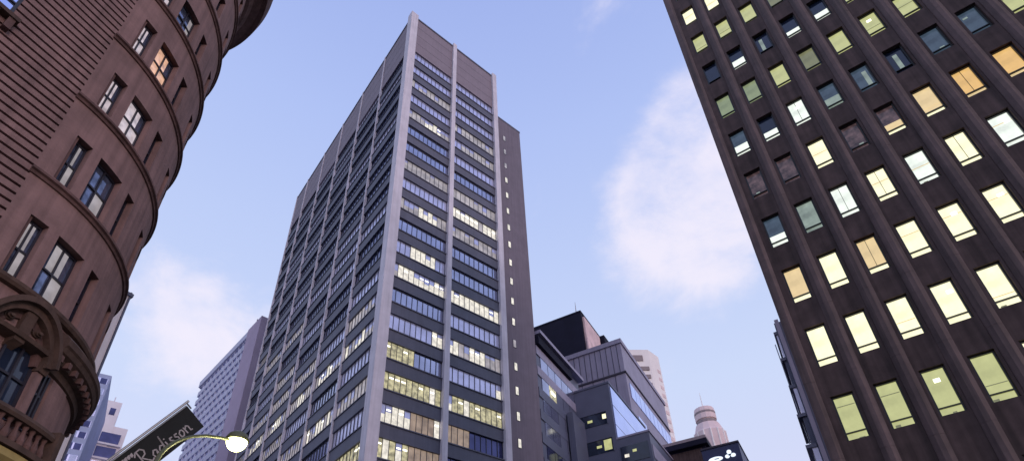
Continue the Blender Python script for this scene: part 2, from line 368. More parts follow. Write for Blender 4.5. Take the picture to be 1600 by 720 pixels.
def rwindow(i, j):
    st = ST.get((i, j), random.choice(('yg', 'cream', 'dark', 'olive', 'dark')))
    up, lo = (st.split('/')+[st])[:2] if '/' in st else (st, st)
    xc, zc = PW*i+.03, RZ+PH*j+.03; d = .42
    if j < 0: zc -= .55
    fb = MB()
    for x0, x1, z0, z1 in ((-WW-.07, -WW, -WH-.07, WH+.07), (WW, WW+.07, -WH-.07, WH+.07), (-WW, WW, -WH-.07, -WH), (-WW, WW, WH, WH+.07), (-WW, WW, -.70*WH, -.70*WH+.045)):
        fb.box(R, xc+x0, xc+x1, d-.08, d+.1, zc+z0, zc+z1, 'rbframe')
    o_ = R(xc, d, zc-WH)
    wo_ = fb.build('window', rb, origin=o_)
    split = .72 if '/' not in st else random.choice((-.1, .1, -.3))
    spl = -.70*WH
    pb = MB()
    if '/' in st:
        s2 = spl+(WH-spl)*random.uniform(.3, .5)
        pb.box(R, xc-WW, xc+WW, d+.02, d+.05, zc+s2, zc+WH, up); pb.box(R, xc-WW, xc+WW, d+.022, d+.052, zc+spl+.045, zc+s2, lo)
    else:
        pb.box(R, xc-WW, xc+WW, d+.02, d+.05, zc+spl+.045, zc+WH, up)
        if up in ('yg', 'cream', 'white', 'tan', 'olive') and random.random() < .6:   # the drawn blind's hem, a little darker
            hz = random.uniform(-.45, .6); pb.box(R, xc-WW+.02, xc+WW-.02, d-.005, d+.01, zc+hz, zc+hz+.035, 'olive' if up in ('yg', 'olive') else 'tan')
    if up not in ('dark', 'bluegrey', 'dim') and random.random() < .15:                # ceiling light seen through the pane
        c_ = random.uniform(-.2, .1); pb.box(R, xc+c_, xc+c_+.22, d-.005, d+.012, zc+WH*.45, zc+WH*.62, 'fix')
    elif up in ('dark', 'bluegrey', 'dim') and '/' not in st and random.random() < .7:
        c_ = random.uniform(-.3, .1); pb.box(R, xc+c_, xc+c_+.2, d-.005, d+.012, zc+random.choice((-.6, .5)), zc+random.choice((-.5, .62)), 'greyg')
    if random.random() < .08: pb.box(R, xc-.02, xc+.0, d-.004, d+.008, zc+spl+.05, zc+WH, 'rbframe')
    pb.build('pane', wo_, origin=o_)
    pb = MB(); lo2 = {'yg': 'yg', 'tan': 'cream', 'dim': 'dim', 'orange': 'tan'}.get(lo, lo)
    pb.box(R, xc-WW, xc+WW, d+.02, d+.05, zc-WH, zc+spl, lo2)
    if lo2 not in ('dark', 'dim', 'bluegrey') and random.random() < .45:              # clutter on the sill inside
        s0 = random.uniform(-WW, WW*.3); pb.box(R, xc+s0, xc+s0+random.uniform(.1, .35), d+.0, d+.015, zc-WH, zc-WH+random.uniform(.06, .16), 'olive')
    pb.build('lower_pane', wo_, origin=o_)
cells = []
for i in range(NC):
    for j in range(-2, 12):
        q = in_view(R(PW*i, 0, RZ+PH*j))
        if q and q[0] < 1690 and -90 < q[1] < 800: cells.append((i, j))
cells.sort(key=lambda c: abs(c[0]-3)+abs(c[1]-4)*.8); cells = cells[:96]
for c in cells: rwindow(*c)
b = MB()
for i in range(NC):
    for j in range(-2, 12):
        if (i, j) in cells: continue
        xc, zc = PW*i+.03, RZ+PH*j+.03-(.55 if j < 0 else 0); d = .42; m_ = random.choice(('yg', 'cream', 'dark', 'dark', 'tan', 'bluegrey'))
        b.box(R, xc-WW-.07, xc+WW+.07, d+.03, d+.1, zc-WH-.07, zc+WH+.07, 'rbframe'); b.box(R, xc-WW, xc+WW, d+.0, d+.028, zc-.66, zc+WH, m_); b.box(R, xc-WW, xc+WW, d+.0, d+.028, zc-WH, zc-.70, m_)
b.build('window', rb, stuff=True)
zr = lambda j: RZ+PH*j+.03-(.55 if j < 0 else 0)
for j in range(-3, 14):          # recessed spandrel panels, a storey each
    lo_ = zr(j)+WH+.07 if j > -3 else 0.05; hi_ = zr(j+1)-WH-.07 if j < 13 else RT-1
    b = MB(); b.box(R, -1.2, NC*PW, .20, .598, lo_, hi_, 'rbspan'); b.build('spandrel', rb)
for i in range(-1, NC):          # three-sided piers between the columns of windows
    x = PW*(i+.5)+.03; h = .27; b = MB()
    hw = PW/2-WW-.07
    if i >= 0: b.box(R, x-hw, x-h-.001, .203, .59, 0, RT-1, 'rbspan'); b.box(R, x+h+.001, x+hw, .203, .59, 0, RT-1, 'rbspan')
    else: b.box(R, -.72, -WW-.04, .203, .59, 0, RT-1, 'rbspan')
    if i < 0: x0, x1 = -1.22, -.721
    else: x0, x1 = x-h, x+h
    pr = [(x0, .597), (x0, .17), ((x0+x1)/2-.09, .04), ((x0+x1)/2+.09, .04), (x1, .17), (x1, .597)] if i >= 0 else [(x0, .597), (x0, .06), (x0+.1, .04), (x1-.16, .04), (x1, .17), (x1, .597)]
    P = [R(a, c, 0) for a, c in pr]; 
    z_ = 0.0
    while z_ < RT:               # storey-high precast pieces with open joints
        b.prism([p_+azdir(RA)*random.uniform(-.004, .004) for p_ in P], z_, min(z_+PH-.008, RT), 'pier'); z_ += PH
    b.build('pier', rb)
b = MB(); b.box(R, -1.3, NC*PW+.1, -.12, 16.2, RT, RT+.5, 'pier'); b.build('roof', rb)

# ------------------------------------------------------------------ left building: round red sandstone corner
CC = Vector((-21.19, 14.62, 0)); RR = 6.13; TH0, TH1 = -24.6, 150.0
lb = thing('curved_sandstone_building', (CC.x, CC.y, 0), 'red sandstone corner building with a round bay of sash windows and heavy cornice', 'building')
def cy(r, th, z): return CC+azdir(th)*r+Vector((0, 0, z))
LEV = [14.3+4.19*i for i in range(7)]            # sill bands; the last one lies under the cornice
WZ = [(14.42, 16.86), (18.70, 21.02), (22.95, 25.12), (27.12, 29.33), (31.37, 33.25), (35.9, 37.55), (40.0, 41.6)]
WT = [(-19.0, -13.2), (-9.6, 1.5), (5.9, 11.0), (24.3, 29.5), (34.0, 45.0), (49.5, 55.5), (72, 78), (86, 97), (105, 111)]
ths = sorted(set([TH0]+[t for ab in WT for t in ab]+[TH0+k*4 for k in range(1, 44)]+[TH1]))
ths = [t for t in ths if TH0 <= t <= TH1]
ths = [t for i, t in enumerate(ths) if i == 0 or t-ths[i-1] > .6 or any(abs(t-x) < 1e-6 for ab in WT for x in ab)]
zs = sorted(set([0, 9.2, 13.6, 43.4]+[z for ab in WZ for z in ab]))
b = MB()
def isw(t, z): return any(a-1e-3 <= t <= c+1e-3 for a, c in WT) and any(a-1e-3 <= z <= c+1e-3 for a, c in WZ)
BW = [(-9.0, 1.0, 10.35, 12.75), (5.2, 8.4, 10.35, 12.35)]                            # ground storey openings under the arch
for t0, t1 in zip(ths, ths[1:]):
    for z0, z1 in zip(zs, zs[1:]):
        if isw((t0+t1)/2, (z0+z1)/2): continue
        b.face([cy(RR, t0, z0), cy(RR, t1, z0), cy(RR, t1, z1), cy(RR, t0, z1)], 'stone')
DEP = .38
for (t0, t1) in WT:
    for (z0, z1) in WZ:
        n = 4
        for s in range(n):
            a, c = t0+(t1-t0)*s/n, t0+(t1-t0)*(s+1)/n
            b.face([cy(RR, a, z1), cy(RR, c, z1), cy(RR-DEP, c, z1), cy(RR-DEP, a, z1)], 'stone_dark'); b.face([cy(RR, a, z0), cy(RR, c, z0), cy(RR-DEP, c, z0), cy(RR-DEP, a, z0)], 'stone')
        for t in (t0, t1): b.face([cy(RR, t, z0), cy(RR, t, z1), cy(RR-DEP, t, z1), cy(RR-DEP, t, z0)], 'stone')
b.build('curved_wall', lb)
def sweep(b, prof, t0, t1, m, step=3.0, closed=True):
    n = max(1, int(round((t1-t0)/step)))
    for s in range(n):
        a, c = t0+(t1-t0)*s/n, t0+(t1-t0)*(s+1)/n
        for (r0, z0), (r1, z1) in zip(prof, prof[1:]+([prof[0]] if closed else [])):
            b.face([cy(r0, a, z0), cy(r0, c, z0), cy(r1, c, z1), cy(r1, a, z1)], m)
    for t in (t0, t1): b.face([cy(r, t, z) for r, z in prof], m)
for i, z in enumerate(LEV[1:]):
    b = MB(); z += -.02
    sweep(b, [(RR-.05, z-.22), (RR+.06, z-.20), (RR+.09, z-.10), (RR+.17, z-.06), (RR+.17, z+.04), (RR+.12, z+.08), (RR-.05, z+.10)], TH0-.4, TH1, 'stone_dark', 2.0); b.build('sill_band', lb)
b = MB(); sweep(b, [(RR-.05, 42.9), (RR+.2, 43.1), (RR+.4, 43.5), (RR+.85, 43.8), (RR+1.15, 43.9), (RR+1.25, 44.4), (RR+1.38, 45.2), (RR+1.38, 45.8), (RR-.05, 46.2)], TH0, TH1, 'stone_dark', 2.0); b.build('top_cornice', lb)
kinds = {(0, 0): 'mix', (1, 0): 'mix', (0, 1): 'mix', (1, 1): 'mix', (0, 2): 'pinkw', (1, 2): 'pinkw', (0, 3): 'pinkw', (1, 3): 'peach', (0, 4): 'pinkw', (1, 4): 'sky'}
def sash(t0, t1, z0, z1, kind, parent=lb, rr=RR):
    r = rr-DEP+.06; wide = (t1-t0) > 8; b = MB(); tm = (t0+t1)/2; dt = .42
    def fbox(a, c, za, zb):
        n = max(1, int((c-a)/3))
        for s in range(n):
            p, q = a+(c-a)*s/n, a+(c-a)*(s+1)/n
            b.hexa([cy(r+.06, p, za), cy(r+.06, q, za), cy(r-.03, q, za), cy(r-.03, p, za), cy(r+.06, p, zb), cy(r+.06, q, zb), cy(r-.03, q, zb), cy(r-.03, p, zb)], 'timber')
    for a, c in ((t0, t0+dt*1.4), (t1-dt*1.4, t1)): fbox(a, c, z0, z1)
    fbox(t0, t1, z0, z0+.08); fbox(t0, t1, z1-.10, z1); zm = z0+(z1-z0)*.5; fbox(t0, t1, zm-.035, zm+.035)
    if wide or t1-t0 > 5.4: fbox(tm-dt*.6, tm+dt*.6, z0, z1)
    w_ = b.build('window', parent, origin=cy(rr, tm, z0))
    g_ = MB(); n = 4
    for s in range(n):
        a, c = t0+(t1-t0)*s/n, t0+(t1-t0)*(s+1)/n
        for h, (za, zb) in enumerate(((z0, zm), (zm, z1))):
            if kind == 'mix': m_ = 'lbglass' if (s < 2 or h) else 'litp'
            elif kind == 'sky': m_ = 'lbglass' if s < 3 else 'litp'
            elif kind == 'dark': m_ = 'glassd'
            else: m_ = kind if not (h and s == 3) else 'lbglass'
            if kind == 'mix' and h and s in (1, 2) and random.random() < .6: m_ = 'litp'
            g_.face([cy(r-.01, a, za), cy(r-.01, c, za), cy(r-.01, c, zb), cy(r-.01, a, zb)], m_)
    g_.build('pane', w_, origin=cy(rr, tm, z0))
for i, (t0, t1) in enumerate(WT):
    for j, (z0, z1) in enumerate(WZ): sash(t0, t1, z0, z1, kinds.get((i, j), 'dark'))
# entablature, arched hood, pilasters and balustrade of the lowest storeys in the picture
b = MB(); sweep(b, [(RR-.05, 14.08), (RR+.16, 14.12), (RR+.22, 14.22), (RR+.22, 14.34), (RR+.02, 14.38), (RR-.05, 14.38)], TH0-.4, TH1, 'stone_old', 2.0); b.build('sill_band', lb)
b = MB(); sweep(b, [(RR-.05, 12.45), (RR+.10, 12.5), (RR+.14, 12.72), (RR+.30, 12.78), (RR+.34, 12.95), (RR+.50, 13.05), (RR+.56, 13.22), (RR+.62, 13.28), (RR+.62, 13.5), (RR+.45, 13.7), (RR-.05, 13.95)], 3.4, TH1, 'stone_old', 2.0)
for k in range(30):
    t = 5+k*4.2
    b.hexa([cy(RR+q_, t+s_, z_) for z_ in (12.76, 12.98) for q_, s_ in ((.1, -.7), (.1, .7), (.47, .7), (.47, -.7))], 'stone_dark')
b.build('cornice', lb)
b = MB(); NA = 22; tc_, zc_, ra_t, ra_z = -8.0, 11.9, 11.6, 1.95
def arch(b, rin, rout, w0, w1, m, a0=0, a1=180):
    for s in range(NA):
        a, c = rad(a0+(a1-a0)*s/NA), rad(a0+(a1-a0)*(s+1)/NA)
        def P(r, k, an): return cy(r, tc_-ra_t*k*math.cos(an), zc_+ra_z*k*math.sin(an))
        b.hexa([P(rin, w0, a), P(rin, w0, c), P(rout, w0, c), P(rout, w0, a), P(rin, w1, a), P(rin, w1, c), P(rout, w1, c), P(rout, w1, a)], m)
arch(b, RR-.05, RR+.62, .96, 1.06, 'stone_old', 12, 168); arch(b, RR-.05, RR+.45, .84, .96, 'stone_old', 12, 168); arch(b, RR-.05, RR+.22, .70, .84, 'stone_dark', 12, 168)
b.build('arched_hood', lb)
b = MB()   # carved scroll and keystone inside the hood
sweep(b, [(RR+.012, 12.75), (RR+.20, 12.75), (RR+.14, 13.25), (RR+.012, 13.25)], -17, 1.2, 'stone', 2)
sweep(b, [(RR+.012, 12.55), (RR+.42, 12.62), (RR+.46, 12.75), (RR+.012, 12.78)], -19, 3.2, 'stone_old', 2)
sweep(b, [(RR+.012, 12.3), (RR+.34, 12.5), (RR+.40, 13.55), (RR+.012, 13.62)], -9.6, -6.6, 'stone_old', 2)
for t, z, r_ in ((-12.5, 13.12, .15), (-3.8, 13.12, .15)):
    c0 = cy(RR+.12, t, z)
    for q in range(3):
        n = 12; out = azdir(t); tg = azdir(t+90)
        rr_ = r_*(1-.28*q); dd = .12+.08*q
        ring = [c0+tg*(rr_*math.cos(2*math.pi*k/n))+Vector((0, 0, rr_*.8*math.sin(2*math.pi*k/n))) for k in range(n)]
        b.face([p_+out*dd for p_ in ring], 'stone_old')
        for k in range(n): b.face([ring[k], ring[(k+1) % n], ring[(k+1) % n]+out*dd, ring[k]+out*dd], 'stone_old')
b.build('carving', lb)
for t0, t1 in ((1.3, 3.8), (-19.0, -16.5)):
    b = MB(); sweep(b, [(RR-.05, 10.3), (RR+.24, 10.3), (RR+.24, 12.1), (RR-.05, 12.1)], t0, t1, 'stone', 2); sweep(b, [(RR-.05, 12.1), (RR+.30, 12.1), (RR+.38, 12.45), (RR-.05, 12.45)], t0-.4, t1+.4, 'stone_old', 2); b.build('pilaster', lb)
for t0, t1 in ((9.5, 18.5),):
    b = MB(); sweep(b, [(RR-.05, 10.4), (RR+.14, 10.4), (RR+.14, 12.35), (RR-.05, 12.35)], t0, t1, 'stone', 3); b.build('wall_panel', lb)
for (t0, t1, z0, z1) in BW:
    b = MB(); sweep(b, [(RR+.012, z0), (RR+.02, z0), (RR+.02, z1), (RR+.012, z1)], t0, t1, 'dark', 3)
    for k in range(3): b.hexa([cy(RR+q_, t0+(t1-t0)*k/2+s_, z_) for z_ in (z0, z1) for q_, s_ in ((.02, -.35), (.02, .35), (.09, .35), (.09, -.35))], 'timber')
    sweep(b, [(RR+.02, z0+1.2), (RR+.08, z0+1.2), (RR+.08, z0+1.28), (RR+.02, z0+1.28)], t0, t1, 'timber', 3)
    b.build('window', lb)
b = MB(); sweep(b, [(RR+.55, 10.1), (RR+.90, 10.1), (RR+.94, 10.2), (RR+.90, 10.32), (RR+.55, 10.32)], TH0, 9.5, 'stone_old', 2)
sweep(b, [(RR-.05, 8.3), (RR+.3, 8.4), (RR+.9, 9.0), (RR+.9, 9.2), (RR-.05, 9.24)], TH0, 9.0, 'lamplit_yellow', 2); sweep(b, [(RR-.05, 9.25), (RR+.98, 9.25), (RR+.98, 9.42), (RR-.05, 9.45)], TH0, 9.5, 'stone_old', 2)
for k in range(14):
    t = -23+k*2.4; c0 = cy(RR+.74, t, 0)
    b.lathe(c0, [(.05, 9.42), (.10, 9.5), (.12, 9.62), (.07, 9.8), (.05, 9.95), (.09, 10.1)], 'stone_dark', 8)
sweep(b, [(RR+.5, 9.0), (RR+1.02, 9.0), (RR+1.02, 10.45), (RR+.5, 10.45)], 9.5, 11.5, 'stone_old', 2)
b.build('balustrade', lb)
b = MB(); sweep(b, [(RR+.005, 7.0), (RR+.12, 7.0), (RR+.12, 8.2), (RR+.005, 8.2)], TH0, 22, 'lamplit_yellow', 3); sweep(b, [(RR+.005, 6.6), (RR+.5, 6.7), (RR+.5, 6.95), (RR+.005, 7.0)], TH0, 26, 'stone_old', 3); b.build('lower_wall', lb)
# flat rusticated flank
FO = CC+azdir(TH0)*RR; FK = frame(FO, TH0+90)    # p>0 would run on past the junction; q>0 into the building
b = MB(); b.box(FK, -34, .7, .12, 9, 0, 43.4, 'stone_dark')
PZ = .36; z = .3
win = [(-3.95-7*k, -2.63-7*k) for k in range(4)]
while z < 43:
    segs = [(-34, .02)]
    if 23.25 < z < 26.6 or 14.6 < z < 17.8:
        segs = []; x = .02
        for a, c in win: segs.append((c, x)); x = a
        segs.append((-34, x))
    for a, c in segs: b.box(FK, a, c, 0.0, .125, z, z+PZ-.105, 'stone')
    z += PZ
b.build('rusticated_wall', lb)
b = MB(); b.box(FK, -34, 0, -1.2, .15, 44.0, 46, 'stone_dark'); b.box(FK, -34, 0, -.5, .15, 43.2, 44.0, 'stone_dark'); b.build('top_cornice', lb)
for a, c in win:
    for z0 in (23.45,):
        f_ = MB(); f_.box(FK, a, a+.09, -.02, .2, z0, z0+3, 'timber'); f_.box(FK, c-.09, c, -.02, .2, z0, z0+3, 'timber'); f_.box(FK, a, c, -.02, .2, z0, z0+.08, 'timber'); f_.box(FK, a, c, -.02, .2, z0+2.9, z0+3, 'timber')
        f_.box(FK, a, c, -.01, .2, z0+.72, z0+.79, 'timber'); f_.box(FK, (a+c)/2-.04, (a+c)/2+.04, -.015, .2, z0, z0+3, 'timber')
        w_ = f_.build('window', lb, origin=FK(a, 0, z0))
        f_ = MB(); f_.box(FK, a+.05, c-.05, .06, .09, z0+.02, z0+2.95, 'glassl'); f_.build('pane', w_)
        f_ = MB(); f_.box(FK, a-.25, c+.25, -.30, .02, z0-.22, z0-.04, 'stone_old')
        for k in range(4): f_.box(FK, a-.15+k*.48, a+.05+k*.48, -.24, .02, z0-.75, z0-.221, 'stone_dark')
        f_.build('sill', w_)

# ------------------------------------------------------------------ neighbour and towers seen past the round corner
def pbox(name, P, az1, l1, l2, z0, z1, m, parent, label=None):    # block from corner P: l1 along az1, l2 along az1+90
    f_ = frame(P, az1); b = MB(); b.box(f_, min(0, l1), max(0, l1), min(0, l2), max(0, l2), z0, z1, m); return b.build(name, parent, label=label), f_
P = at_dist(201, 463, 42); nb_ = thing('narrow_neighbour_building', (P.x, P.y, 0), 'thin pale strip of the neighbouring building with a dark edge behind the round sandstone corner', 'building')
_, f_ = pbox('wall', P, 150, 8, 20, 0, P.z, 'wrend', nb_)
b = MB(); b.box(f_, -.06, 8, -.14, -.02, 0, P.z+.4, 'gdark'); b.box(f_, -.12, 8.2, -.25, 20, P.z+.02, P.z+.3, 'gdark'); b.build('edge_fin', nb_)
P = at_dist(175, 587, 110); b3 = thing('steel_blue_tower', (P.x, P.y, 0), 'steel blue office tower with a fine window grid low behind the sandstone corner', 'office tower')
A3 = 215
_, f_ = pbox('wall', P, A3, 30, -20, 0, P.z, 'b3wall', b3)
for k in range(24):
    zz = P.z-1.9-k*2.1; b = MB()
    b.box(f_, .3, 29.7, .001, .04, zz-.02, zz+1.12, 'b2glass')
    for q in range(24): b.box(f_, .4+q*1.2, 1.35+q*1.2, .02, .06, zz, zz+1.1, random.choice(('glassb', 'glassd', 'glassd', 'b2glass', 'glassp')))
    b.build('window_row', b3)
# white stepped building with dark recesses
P = at_dist(172, 618, 135); wb = thing('white_stepped_building', (P.x, P.y, 0), 'white framed apartment building with dark recessed bays, stepping down beside the blue tower', 'apartment building')
f_ = frame(P, 38.0)
b = MB(); b.box(f_, 0, 2.6, 0, 10, 0, P.z-1.0, 'wrend'); b.box(f_, 2.6, 5.2, .2, 10, 0, P.z-6.5, 'wrend'); b.box(f_, 5.2, 10, .4, 10, 0, P.z-15, 'wrend'); b.build('wall', wb)
for k in range(6):
    b = MB(); zz = P.z-10.5-k*3.2
    b.box(f_, 0.9, 4.4, -.02, .3, zz, zz+2.3, 'glassd' if k != 2 else 'glassp'); b.box(f_, .5, 4.9, -.5, .19, zz-.5, zz-.12, 'wrend'); b.build('balcony', wb)
for k in range(4):
    b = MB(); zz = P.z-19-k*3.2; b.box(f_, 5.6, 9.6, .3, .5, zz, zz+1.9, 'glassp'); b.build('window', wb)
b = MB(); b.box(f_, .9, 1.9, -.06, .1, P.z-4.2, P.z-2.6, 'glassd'); b.build('window', wb)
b = MB(); b.tube([f_(1, 4, P.z-1), f_(1, 4, P.z+2)], .1, 'wrend', 6); b.build('roof_mast', wb)

# banded tower left of the central tower
P = at_dist(388, 517, 120); P2 = at_z(313, 596, P.z)
b2 = thing('banded_background_tower', (P.x, P.y, 0), 'hazy violet tower with pale horizontal bands and a blank pink end wall', 'office tower')
d_ = P2-P; a2 = math.degrees(math.atan2(d_.y, d_.x)); f_ = frame(P, a2); LN = d_.length
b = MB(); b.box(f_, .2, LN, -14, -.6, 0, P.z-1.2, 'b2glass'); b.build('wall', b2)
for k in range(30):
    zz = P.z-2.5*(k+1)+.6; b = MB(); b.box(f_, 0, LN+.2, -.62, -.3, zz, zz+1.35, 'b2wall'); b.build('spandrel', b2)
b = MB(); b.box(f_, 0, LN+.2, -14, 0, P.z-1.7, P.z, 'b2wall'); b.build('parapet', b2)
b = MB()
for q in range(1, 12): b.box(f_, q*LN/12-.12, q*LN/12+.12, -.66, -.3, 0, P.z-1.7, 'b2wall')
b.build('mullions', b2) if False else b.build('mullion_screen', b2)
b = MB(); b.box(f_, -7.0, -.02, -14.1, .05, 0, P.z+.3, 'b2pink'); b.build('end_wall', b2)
b = MB(); b.tube([f_(-1.2, -1, P.z), f_(-1.2, -1, P.z+3.2)], .14, 'louv', 6); b.build('roof_mast', b2)

# ------------------------------------------------------------------ cluster right of the central tower
E1 = 62.0; E2 = 151.0
def block(name, label, cat, px, D, right, left, m, z0=0):
    P = at_dist(*px, D); t = thing(name, (P.x, P.y, 0), label, cat); f_ = frame(P, E1); b = MB(); b.box(f_, 0, right, 0, left, z0, P.z, m); b.build('wall', t); return t, f_, P.z
# penthouse tower behind
kt, f_, z = block('dark_plant_tower', 'dark navy clad tower top with a pale pink side painted as sunlit and thin antenna', 'office tower', (907, 487), 115, 15, 20, 'roofd')
b = MB(); b.box(f_, .7, 11.0, -.5, -.02, z-22, z-1.2, 'pinkside'); b.box(f_, .3, 3.5, -.8, -.505, z-22, z-8, 'pinkside'); b.build('pink_side_wall', kt)
b = MB(); b.box(f_, -.1, 15.1, -.05, 20.1, z, z+.5, 'roofd'); b.box(f_, 11.5, 15.1, -1.6, -.02, z-9, z-.5, 'roofd'); b.build('roof', kt)
b = MB(); b.tube([f_(1, 1.5, z), f_(1, 1.5, z+4.5)], [.14, .04], 'louv', 6); b.build('antenna', kt)
b = MB()
b.box(f_, -.08, 0, 13.0, 14.2, z-6.5, z-5.0, 'louv'); b.build('panel_joints', kt) if False else b.build('wall_cladding', kt)
# grey panelled block
gt, f_, z = block('grey_panelled_building', 'grey violet panelled office block with a ribbon window down its right side', 'office building', (968, 530), 100, 31, 26, 'gpanel')
b = MB(); b.box(f_, -.25, 31.2, -.25, 26.2, z-.9, z+.15, 'gpanel'); b.box(f_, -.2, -.02, -.2, 26, z-8.2, z-7.8, 'joint'); b.box(f_, -.2, 31, -.2, -.02, z-8.2, z-7.8, 'joint')
for q in range(22): b.box(f_, -.05, -.0, .9+q*1.2, 1.0+q*1.2, z-7.8, z-1, 'joint')
b.build('fascia', gt)
b = MB()
for q in range(12): b.box(f_, -.05, -.0, 2.1+q*2.4, 2.2+q*2.4, z-30, z-8.2, 'joint')
b.box(f_, -.06, 0, 0, 26, z-17.2, z-16.9, 'joint'); b.build('wall_cladding', gt)
for zz, zh, m_ in ((z-13.2, 3.4, 'glassl'), (z-22.5, 3.0, 'gdark'), (z-31, 3.0, 'gdark'), (z-39, 3, 'glassb')):
    b = MB(); b.box(f_, 1.5, 30, -.12, -.02, zz, zz+zh, m_)
    for q in range(10): b.box(f_, 1.5+q*3.0, 1.56+q*3.0, -.15, -.125, zz, zz+zh, 'glassb')
    b.build('window_ribbon', gt)
b = MB(); b.box(f_, 4, 9, -.1, -.02, z-18.5, z-16.2, 'glassl'); b.build('window', gt)
# glazed side block between the tower and the front block
P = at_dist(838, 524, 70); mt = thing('glazed_side_building', (P.x, P.y, 0), 'blue glazed office building running back beside the grey tower, with one lit room', 'office building'); f_ = frame(P, E1); z = P.z
b = MB(); b.box(f_, -.5, 15.6, .1, 12, 0, z, 'gdark'); b.build('wall', mt)
b = MB(); b.box(f_, -.5, 15.8, -.9, .4, z-.1, z+.5, 'gpanel'); b.box(f_, -.5, 11.5, -.55, .09, z-1.9, z-.45, 'roofd'); b.build('parapet', mt)
zz = z-2.0; k = 0
while zz > 12:
    b = MB(); b.box(f_, -.5, 15.5, -.04, .095, zz-1.5, zz, 'gpanel' if k < 2 else 'gdark'); b.build('spandrel', mt)
    b = MB()
    for q in range(7, 13):
        if q >= 9 and k >= 1: mm = 'gdark'
        else: mm = 'lity' if (k == 1 and q == 8) else ('glassb' if k < 4 else 'glassd')
        if k == 1 and q == 8: b.box(f_, -15.6+q*2.4, -14.2+q*2.4, -.04, .05, zz-2.7, zz-2.2, 'fix')
        b.box(f_, -16+q*2.4, -13.75+q*2.4, .0, .095, zz-3.6, zz-1.5, mm)
    b.build('window_band', mt); zz -= 3.6; k += 1
b = MB(); b.box(f_, 8.3, 15.7, -1.2, -.26, 0, z-9.5, 'gdark'); b.build('stair_tower', mt)
# front block with cut window strips
ft, f_, z = block('slate_front_building', 'slate grey block with three half lit window strips and a blue glass side wall', 'office building', (950, 598), 80, 18.5, 9.2, 'gdark')
b = MB(); b.box(f_, -.12, 18.6, -.12, 9.3, z, z+.35, 'gdark'); b.build('roof', ft)
for k, (a0, a1, zz, zh) in enumerate(((1.0, 6.6, z-6.9, 2.1), (.6, 6.5, z-11.6, 2.2), (.4, 6.4, z-16.2, 2.2), (.4, 6.4, z-20.6, 2.0), (.4, 6.4, z-25, 2.0))):
    b = MB(); b.box(f_, -.05, -.01, a0, a1, zz, zz+zh, 'dark'); b.box(f_, -.14, -.01, a0-.12, a0, zz-.1, zz+zh+.1, 'gdark'); b.box(f_, -.14, -.01, a1, a1+.12, zz-.1, zz+zh+.1, 'gdark')
    b.box(f_, -.14, -.01, a0, a1, zz+zh, zz+zh+.12, 'gdark')
    w_ = b.build('window_strip', ft); b = MB()
    lits = []
    if k == 0: lits.append((1.1, 1.7, zz+.9, zz+1.7, 'cream')); lits.append((3.4, 4.2, zz+.8, zz+1.2, 'yg'))
    elif k == 1: lits.append((5.1, 6.3, zz+.1, zz+1.8, 'cream')); lits.append((.8, 2.0, zz+.3, zz+2.0, 'yg')); lits.append((2.4, 3.2, zz+.9, zz+1.3, 'yg'))
    elif k == 2: lits.append((.6, 3.0, zz+.3, zz+2.0, 'yg')); lits.append((3.6, 6.0, zz+.6, zz+1.5, 'olive'))
    else: lits.append((1, 5.0, zz+.3, zz+1.6, 'yg'))
    for l_ in lits: b = MB(); b.box(f_, -.09, -.052, *l_); b.build('lit_pane', w_)
b = MB(); b.box(f_, .35, 18.3, -.14, -.02, 12, z-.5, 'glassl')
for q in range(1, 8): b.box(f_, .35, 18.3, -.17, -.142, z-.5-q*3.4, z-.42-q*3.4, 'glassb')
b.build('glass_side_wall', ft)
# lower block against the glass wall
zc = 40.0; P = at_z(960, 687, zc) + azdir(E2-180)*.3
xt = thing('low_dark_annexe', (P.x, P.y, 0), 'low dark annexe with a few lit windows in front of the blue glass wall', 'building'); f_ = frame(P, E1)
b = MB(); b.box(f_, .1, 15, -5.0, 0, 0, zc, 'gdark'); b.box(f_, -.0, 15.2, -5.15, 0.0, zc, zc+.3, 'gpanel'); b.build('wall', xt)
for k in range(4):
    b = MB(); zz = zc-4.0-k*3.8; b.box(f_, .02, .08, -4.6, -.4, zz, zz+2.6, 'dark'); b.box(f_, -.01, .018, -1.6, -.9, zz+.8, zz+1.3, 'litw'); b.box(f_, -.01, .018, -2.8, -2.2, zz+1.4, zz+1.8, 'yg'); b.build('window', xt)
    b = MB(); b.box(f_, .6, 14.5, -5.1, -5.02, zz, zz+2.2, 'glassd' if k else 'gpanel'); b.build('window_ribbon', xt)
# cream tower far behind
P = at_dist(1012, 546, 180); tt = thing('cream_louvred_tower', (P.x, P.y, 0), 'tall cream tower with brown louvre bands rising behind the grey panelled block', 'tower')
pts = [Vector((P.x, P.y, 0))]; a_ = 47
pts += [pts[0]+azdir(a_)*7, pts[0]+azdir(a_)*7+azdir(137)*10, pts[0]+azdir(197)*(-4)+azdir(137)*14, pts[0]+azdir(160)*16, pts[0]+azdir(185)*9]
b = MB(); b.prism([tuple(p_) for p_ in pts], 0, P.z, 'creamr'); b.build('wall', tt)
f_ = frame(P, 185)
for k in range(12):
    b = MB(); zz = P.z-9-k*3.4; b.box(f_, .8, 8.4, .02, .35, zz, zz+1.5, 'louv'); b.build('louvre_band', tt)
b = MB(); b.box(f_, 2.5, 7, .02, .3, P.z-5, P.z-2.6, 'louv'); b.build('louvre_panel', tt)
f_ = frame(P, 47)
for k in range(26):
    b = MB(); b.box(f_, 4.2, 6.2, -.1, -.01, P.z-8-k*3.4, P.z-6.6-k*3.4, 'pinkt'); b.build('end_window', tt)
